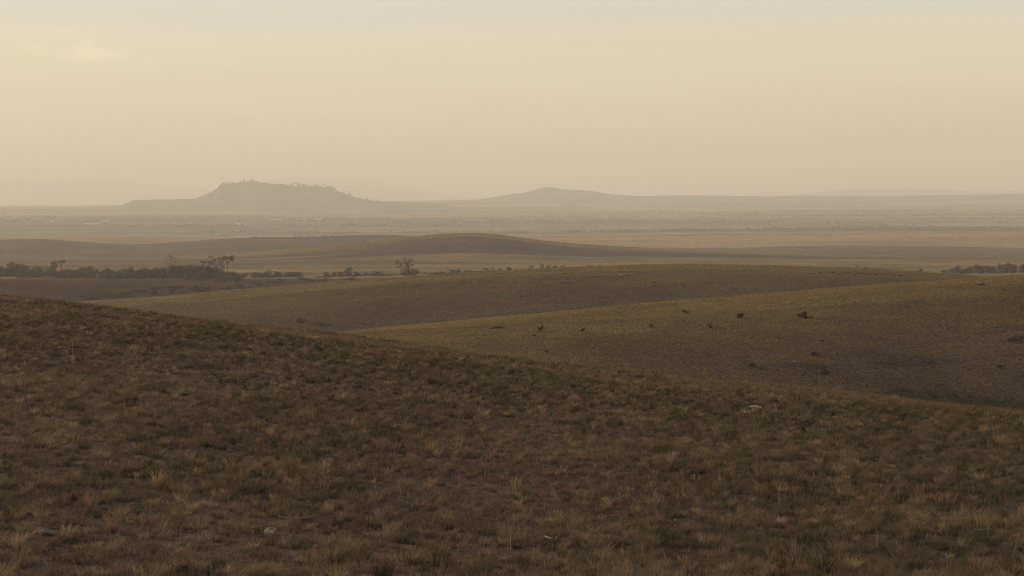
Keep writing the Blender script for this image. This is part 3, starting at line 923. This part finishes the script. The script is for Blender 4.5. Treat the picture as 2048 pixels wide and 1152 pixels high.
# trees on the top of the flat-topped mountain
px_, xw_, zt_, d0_ = MESA
it = [450, 458, 467, 481, 489, 496, 505, 514, 583, 590, 598, 607, 612, 619, 626, 634, 641, 648, 656, 661, 668, 691, 699, 720, 733, 745, 757]
for i, px in enumerate(it):
    zz_ = float(np.interp(px, px_, zt_))
    hp = {481: 8, 489: 9, 505: 8}.get(px, R.uniform(5, 8) + (2.0 if 580 < px < 670 else 0))
    k = d0_ / F
    p = Vector(((px - 1024) / F * d0_, d0_, zz_ - 9))
    w = R.uniform(6, 11)
    which = ORD[i] if i < len(it) - 1 else 'last'
    plant('umbrella' if i % 4 == 1 else 'round', 'tree', p, hp * k, w * k / 0.95,
          f'{which} from left of the tiny trees on the flat-topped mountain skyline', 'tree', 'trees on the flat-topped mountain')

# far scrub on the plain (far-off wood reading as one mass)
r = np.random.default_rng(77)
n = 12000
d = np.sqrt(r.uniform(4950 ** 2, 11000 ** 2, n)); u = r.uniform(-0.36, 0.36, n)
x = u * d
keep = fbm(x / 2200, d / 300, 201, 4, 0.6) > 0.20
x, d = x[keep], d[keep]
# denser dark line at the right, seen at (1700-2010, 455-465)
n2 = 700
px2 = 2020 - 420 * r.uniform(0, 1, n2) ** 1.5
d2 = r.uniform(5150, 5650, n2); x2 = (px2 - 1024) / F * d2
x = np.concatenate([x, x2]); d = np.concatenate([d, d2])
px3 = np.concatenate([r.normal(1590, 22, 60), r.normal(1745, 35, 110), r.normal(1800, 90, 90)]); d3 = r.uniform(9300, 10300, len(px3))
x = np.concatenate([x, (px3 - 1024) / F * d3]); d = np.concatenate([d, d3])
z = terr(x, d)
cs = np.stack([x, d, z], -1)
Vs = []
for j in range(7):
    o_ = r.normal(0, 1, (len(x), 3)) * np.array([16, 10, 1.6]); o_[:, 2] = np.abs(o_[:, 2]) + 1.0
    p = cs + o_
    a = r.normal(0, 1, (len(x), 3)); a /= np.linalg.norm(a, axis=1)[:, None]
    b = np.cross(a, r.normal(0, 1, (len(x), 3))); b /= np.linalg.norm(b, axis=1)[:, None]
    s = r.uniform(2, 5, (len(x), 1))
    Vs.append(np.stack([p - a * s - b * s, p + a * s - b * s, p + a * s + b * s, p - a * s + b * s], 1).reshape(-1, 3))
V = np.concatenate(Vs)
o = bpy.data.objects.new('woodland', np_mesh('woodland', V, np.arange(len(V)).reshape(-1, 4), M_leaf))
link(o); tag(o, 'scattered far-off woodland and scrub on the hazy plain', 'woodland', kind='stuff')

# ------------------------------------------------------------ far farm buildings
def plain_mat(name, c, rough=0.8, var=0.15, scale=3.0, bump=0.2):
    m, g = new_mat(name)
    tc = g.n('ShaderNodeTexCoord')
    f = g.noise(tc.outputs['Object'], scale, 4, 0.6)
    c1 = tuple(v * (1 - var) for v in c); c2 = tuple(v * (1 + var) for v in c)
    colr = g.mix(g.remap(f, 0.3, 0.7), (*c1, 1), (*c2, 1))
    bp = g.n('ShaderNodeBump', ins={'Strength': bump, 'Distance': 0.02, 'Height': f})
    finish(g, colr, rough, 0.2, bp.outputs[0])
    return m


M_wall = plain_mat('whitewash', (0.78, 0.74, 0.66), scale=0.2)
M_roof = plain_mat('pale_roof', (0.62, 0.58, 0.52), 0.5, scale=0.2)
M_stone = plain_mat('pale_stone', (0.36, 0.30, 0.22), 0.9, 0.3, 6.0, 0.5)
M_pale = plain_mat('bleached_stone', (0.38, 0.32, 0.23), 0.9, 0.2, 6.0, 0.5)
M_dstone = plain_mat('grey_stone', (0.13, 0.108, 0.08), 0.9, 0.4, 8.0, 0.6)
M_bone = plain_mat('bleached_wood', (0.25, 0.21, 0.155), 0.85, 0.25, 10.0, 0.4)


def building(px, py, wpx, hpx, label):
    p = locate(px, py, 4950, 10900)
    k = p.y / F
    W = wpx * k; H = hpx * k * 0.55; D = 14; RH = hpx * k * 0.45
    root = bpy.data.objects.new('farm_shed', None); link(root); root.location = p
    tag(root, label, 'building', 'pale farm sheds on the plain')
    V = [(-W/2, -D/2, -2), (W/2, -D/2, -2), (W/2, D/2, -2), (-W/2, D/2, -2), (-W/2, -D/2, H), (W/2, -D/2, H), (W/2, D/2, H), (-W/2, D/2, H)]
    Fc = [(0, 1, 5, 4), (1, 2, 6, 5), (2, 3, 7, 6), (3, 0, 4, 7), (4, 5, 6, 7), (3, 2, 1, 0)]
    link(bpy.data.objects.new('wall', np_mesh('wall', V, Fc, M_wall)), root)
    e = 0.6; z0 = H + 0.05
    V = [(-W/2-e, -D/2-e, z0), (W/2+e, -D/2-e, z0), (W/2+e, D/2+e, z0), (-W/2-e, D/2+e, z0), (-W/2-e, 0, z0+RH), (W/2+e, 0, z0+RH)]
    me = bpy.data.meshes.new('roof')
    me.from_pydata(V, [], [(0, 1, 5, 4), (2, 3, 4, 5), (1, 2, 5), (3, 0, 4), (3, 2, 1, 0)]); me.materials.append(M_roof)
    link(bpy.data.objects.new('roof', me), root)


building(86, 444, 48, 3.0, 'longest white farm shed, near the left edge of the hazy plain')
building(138, 436, 30, 2.2, 'pale farm shed behind and right of the longest white shed')
building(184, 448.5, 26, 1.8, 'low pale shed in front of the plain, right of the longest white shed')
building(215, 443, 18, 1.8, 'short pale shed right of the low pale shed on the plain')
building(476, 449, 8, 3.0, 'small bright white house below the flat-topped mountain')
building(488, 449.5, 26, 1.8, 'long thin pale shed beside the small bright house')
building(550, 440, 26, 2.2, 'pale shed below the middle of the flat-topped mountain')
building(608, 439, 8, 2.6, 'small pale house right of the shed below the mountain')
building(640, 439, 14, 1.8, 'pale shed at the right end of the cluster below the mountain')
building(478, 436, 14, 2.2, 'pale shed behind the small bright white house')

# ------------------------------------------------------------ stones, stalks and litter in the foreground
def stone(name, px, py, w, dpt, h, mat, label, dm, seed, cat='stone', group=None, rz=0.0, sink=0.25):
    p = locate(px, py, *dm)
    r = np.random.default_rng(seed)
    n, m = 14, 9
    V = []
    for j in range(m):
        ph = math.pi * j / (m - 1)
        for i in range(n):
            th = 2 * math.pi * i / n
            V.append((math.sin(ph) * math.cos(th), math.sin(ph) * math.sin(th), math.cos(ph)))
    V = np.array(V)
    dent = 1 + 0.8 * fbm(V[:, 0] * 1.7 + seed, V[:, 1] * 1.7 + V[:, 2] * 1.3, seed, 3)
    V = V * dent[:, None]
    V = V * np.array([w / 2, dpt / 2, h / 2])
    Fc = [(j * n + i, (j + 1) * n + i, (j + 1) * n + (i + 1) % n, j * n + (i + 1) % n) for j in range(m - 1) for i in range(n)]
    o = bpy.data.objects.new(name, np_mesh(name, V, Fc, mat, smooth=False))
    link(o); o.location = p + Vector((0, 0, h * (0.5 - sink))); o.rotation_euler = (0, 0, rz)
    tag(o, label, cat, group)


fg = (12, 125)
stone('stone', 1513, 824, 0.40, 0.36, 0.155, M_pale, 'flat pale stone lying in the grass right of centre', fg, 1, rz=0.1, sink=-0.25)
stone('stone', 345, 1150, 0.22, 0.2, 0.14, M_dstone, 'dark grey rounded stone at the bottom edge, left of centre', fg, 2, sink=0.1)
stone('stone', 535, 1074, 0.17, 0.12, 0.10, M_stone, 'small whitish curved stone near the bottom, left of centre', fg, 3, sink=0.0)
stone('stone', 80, 1075, 0.30, 0.2, 0.12, M_dstone, 'low grey stone half hidden in grass at the lower left', fg, 4, sink=0.3)
stone('stone', 1252, 550, 4.8, 2.2, 0.55, M_stone, 'long pale rock slab near the top of the middle hill', (620, 745), 5, sink=0.1)
for i, (px, py, lab) in enumerate([(1391, 963, 'tiny white pebble in the grass, lower right of centre'),
                                   (1767, 984, 'tiny white pebble in the grass at the lower right'),
                                   (498, 912, 'tiny pale pebble in the grass left of centre'),
                                   (345, 812, 'tiny pale pebble in the grass below the left slope edge'),
                                   (830, 836, 'tiny pale pebble in the grass below the centre'),
                                   (1420, 785, 'tiny pale pebble near the far edge of the grass')]):
    stone('pebble', px, py, 0.035, 0.03, 0.035, M_stone, lab, fg, 30 + i, 'pebble', sink=-2.0)


def stick(px, py, L, rz, rad, label, seed, bend=0.25, name='dry_stick', cat='stick', lift=0.14):
    p = locate(px, py, *fg)
    rr = random.Random(seed)
    V, Fc = [], []
    pts = []
    for i in range(8):
        t = i / 7 - 0.5
        pts.append((t * L, bend * L * (t * t * 2) + rr.uniform(-.01, .01), rr.uniform(-.01, .01) + 0.08 * abs(t) * L + 0.03))
    for i in range(7):
        tube(V, Fc, pts[i], pts[i + 1], rad * (1 - 0.09 * i), rad * (1 - 0.09 * (i + 1)), 6)
    br = pts[3]
    tube(V, Fc, br, (br[0] + 0.12 * L, br[1] + 0.1 * L, br[2] + 0.12 * L), rad * 0.6, rad * 0.25, 5)
    o = bpy.data.objects.new(name, np_mesh(name, [tuple(v) for v in V], Fc, M_bone))
    link(o); o.location = p + Vector((0, 0, lift)); o.rotation_euler = (0, 0, rz)
    tag(o, label, cat)


stick(463, 873, 0.22, 0.2, 0.012, 'short curved bleached stick in the grass, left of centre', 1, 0.7)
stick(590, 1066, 0.5, 0.15, 0.010, 'long thin bleached stick beside the whitish curved stone', 2)
stick(960, 922, 0.45, 0.1, 0.009, 'bleached stick lying in the grass just below the centre', 3)
stick(1115, 1110, 0.4, -0.3, 0.009, 'tangled dry twig at the bottom, right of centre', 4, 0.6)
stick(360, 800, 0.9, -0.15, 0.012, 'dry branch lying on the pale patch at the left', 5)
stick(1040, 775, 0.7, 0.3, 0.010, 'thin bleached branch near the far edge of the grass at the centre', 6)
stick(1390, 1072, 0.12, 1.1, 0.008, 'tiny curved white twig at the lower right', 7, 0.8)
stick(1970, 1088, 0.2, 0.1, 0.009, 'short dry twig at the lower right edge', 8)


def stalk(px, py, h, label, seed):
    p = locate(px, py, *fg)
    root = bpy.data.objects.new('dry_stalk', None); link(root); root.location = p
    tag(root, label, 'stalk')
    V, Fc = [], []
    branch_path(V, Fc, [(0, 0, 0), (0.01, 0, h * 0.5), (0.0, 0, h)], 0.016, 0.009)
    link(bpy.data.objects.new('stem', np_mesh('stem', [tuple(v) for v in V], Fc, M_straw)), root)
    r = np.random.default_rng(seed)
    LV, LF = leaf_quads([(0, 0, h), (0.0, 0, h * 0.93)], [0.045, 0.04], 60, 0.016, r, 1.6)
    link(bpy.data.objects.new('seed_head', np_mesh('seed_head', LV, LF, M_straw)), root)


M_straw = veg_mat('straw', (0.26, 0.18, 0.09), (0.34, 0.24, 0.13), trans=0.1)
stalk(1640, 779, 1.05, 'tall dry stalk with a seed head standing on the slope edge at the right', 1)
stalk(331, 634, 0.55, 'tall pale stalk on the slope edge at the left', 2)
stalk(142, 712, 0.5, 'single pale stalk in the grass at the left', 3)
stalk(278, 822, 0.32, 'short pale stalk standing in the grass, lower left', 4)

# ------------------------------------------------------------ the air
bm_V = [(-40000, -400, -330), (40000, -400, -330), (40000, 46000, -330), (-40000, 46000, -330),
        (-40000, -400, 540), (40000, -400, 540), (40000, 46000, 540), (-40000, 46000, 540)]
bm_F = [(3, 2, 1, 0), (4, 5, 6, 7), (0, 1, 5, 4), (1, 2, 6, 5), (2, 3, 7, 6), (3, 0, 4, 7)]
m, g = new_mat('haze')
vol = g.n('ShaderNodeVolumePrincipled', ins={'Color': (0.97, 0.945, 0.895, 1), 'Density': 0.000105, 'Anisotropy': 0.10})
g.n('ShaderNodeOutputMaterial', ins={'Volume': vol.outputs[0]})
o = bpy.data.objects.new('haze', np_mesh('haze', bm_V, bm_F, m))
link(o); tag(o, 'warm dusty haze filling the air over the plain', 'haze', kind='stuff')
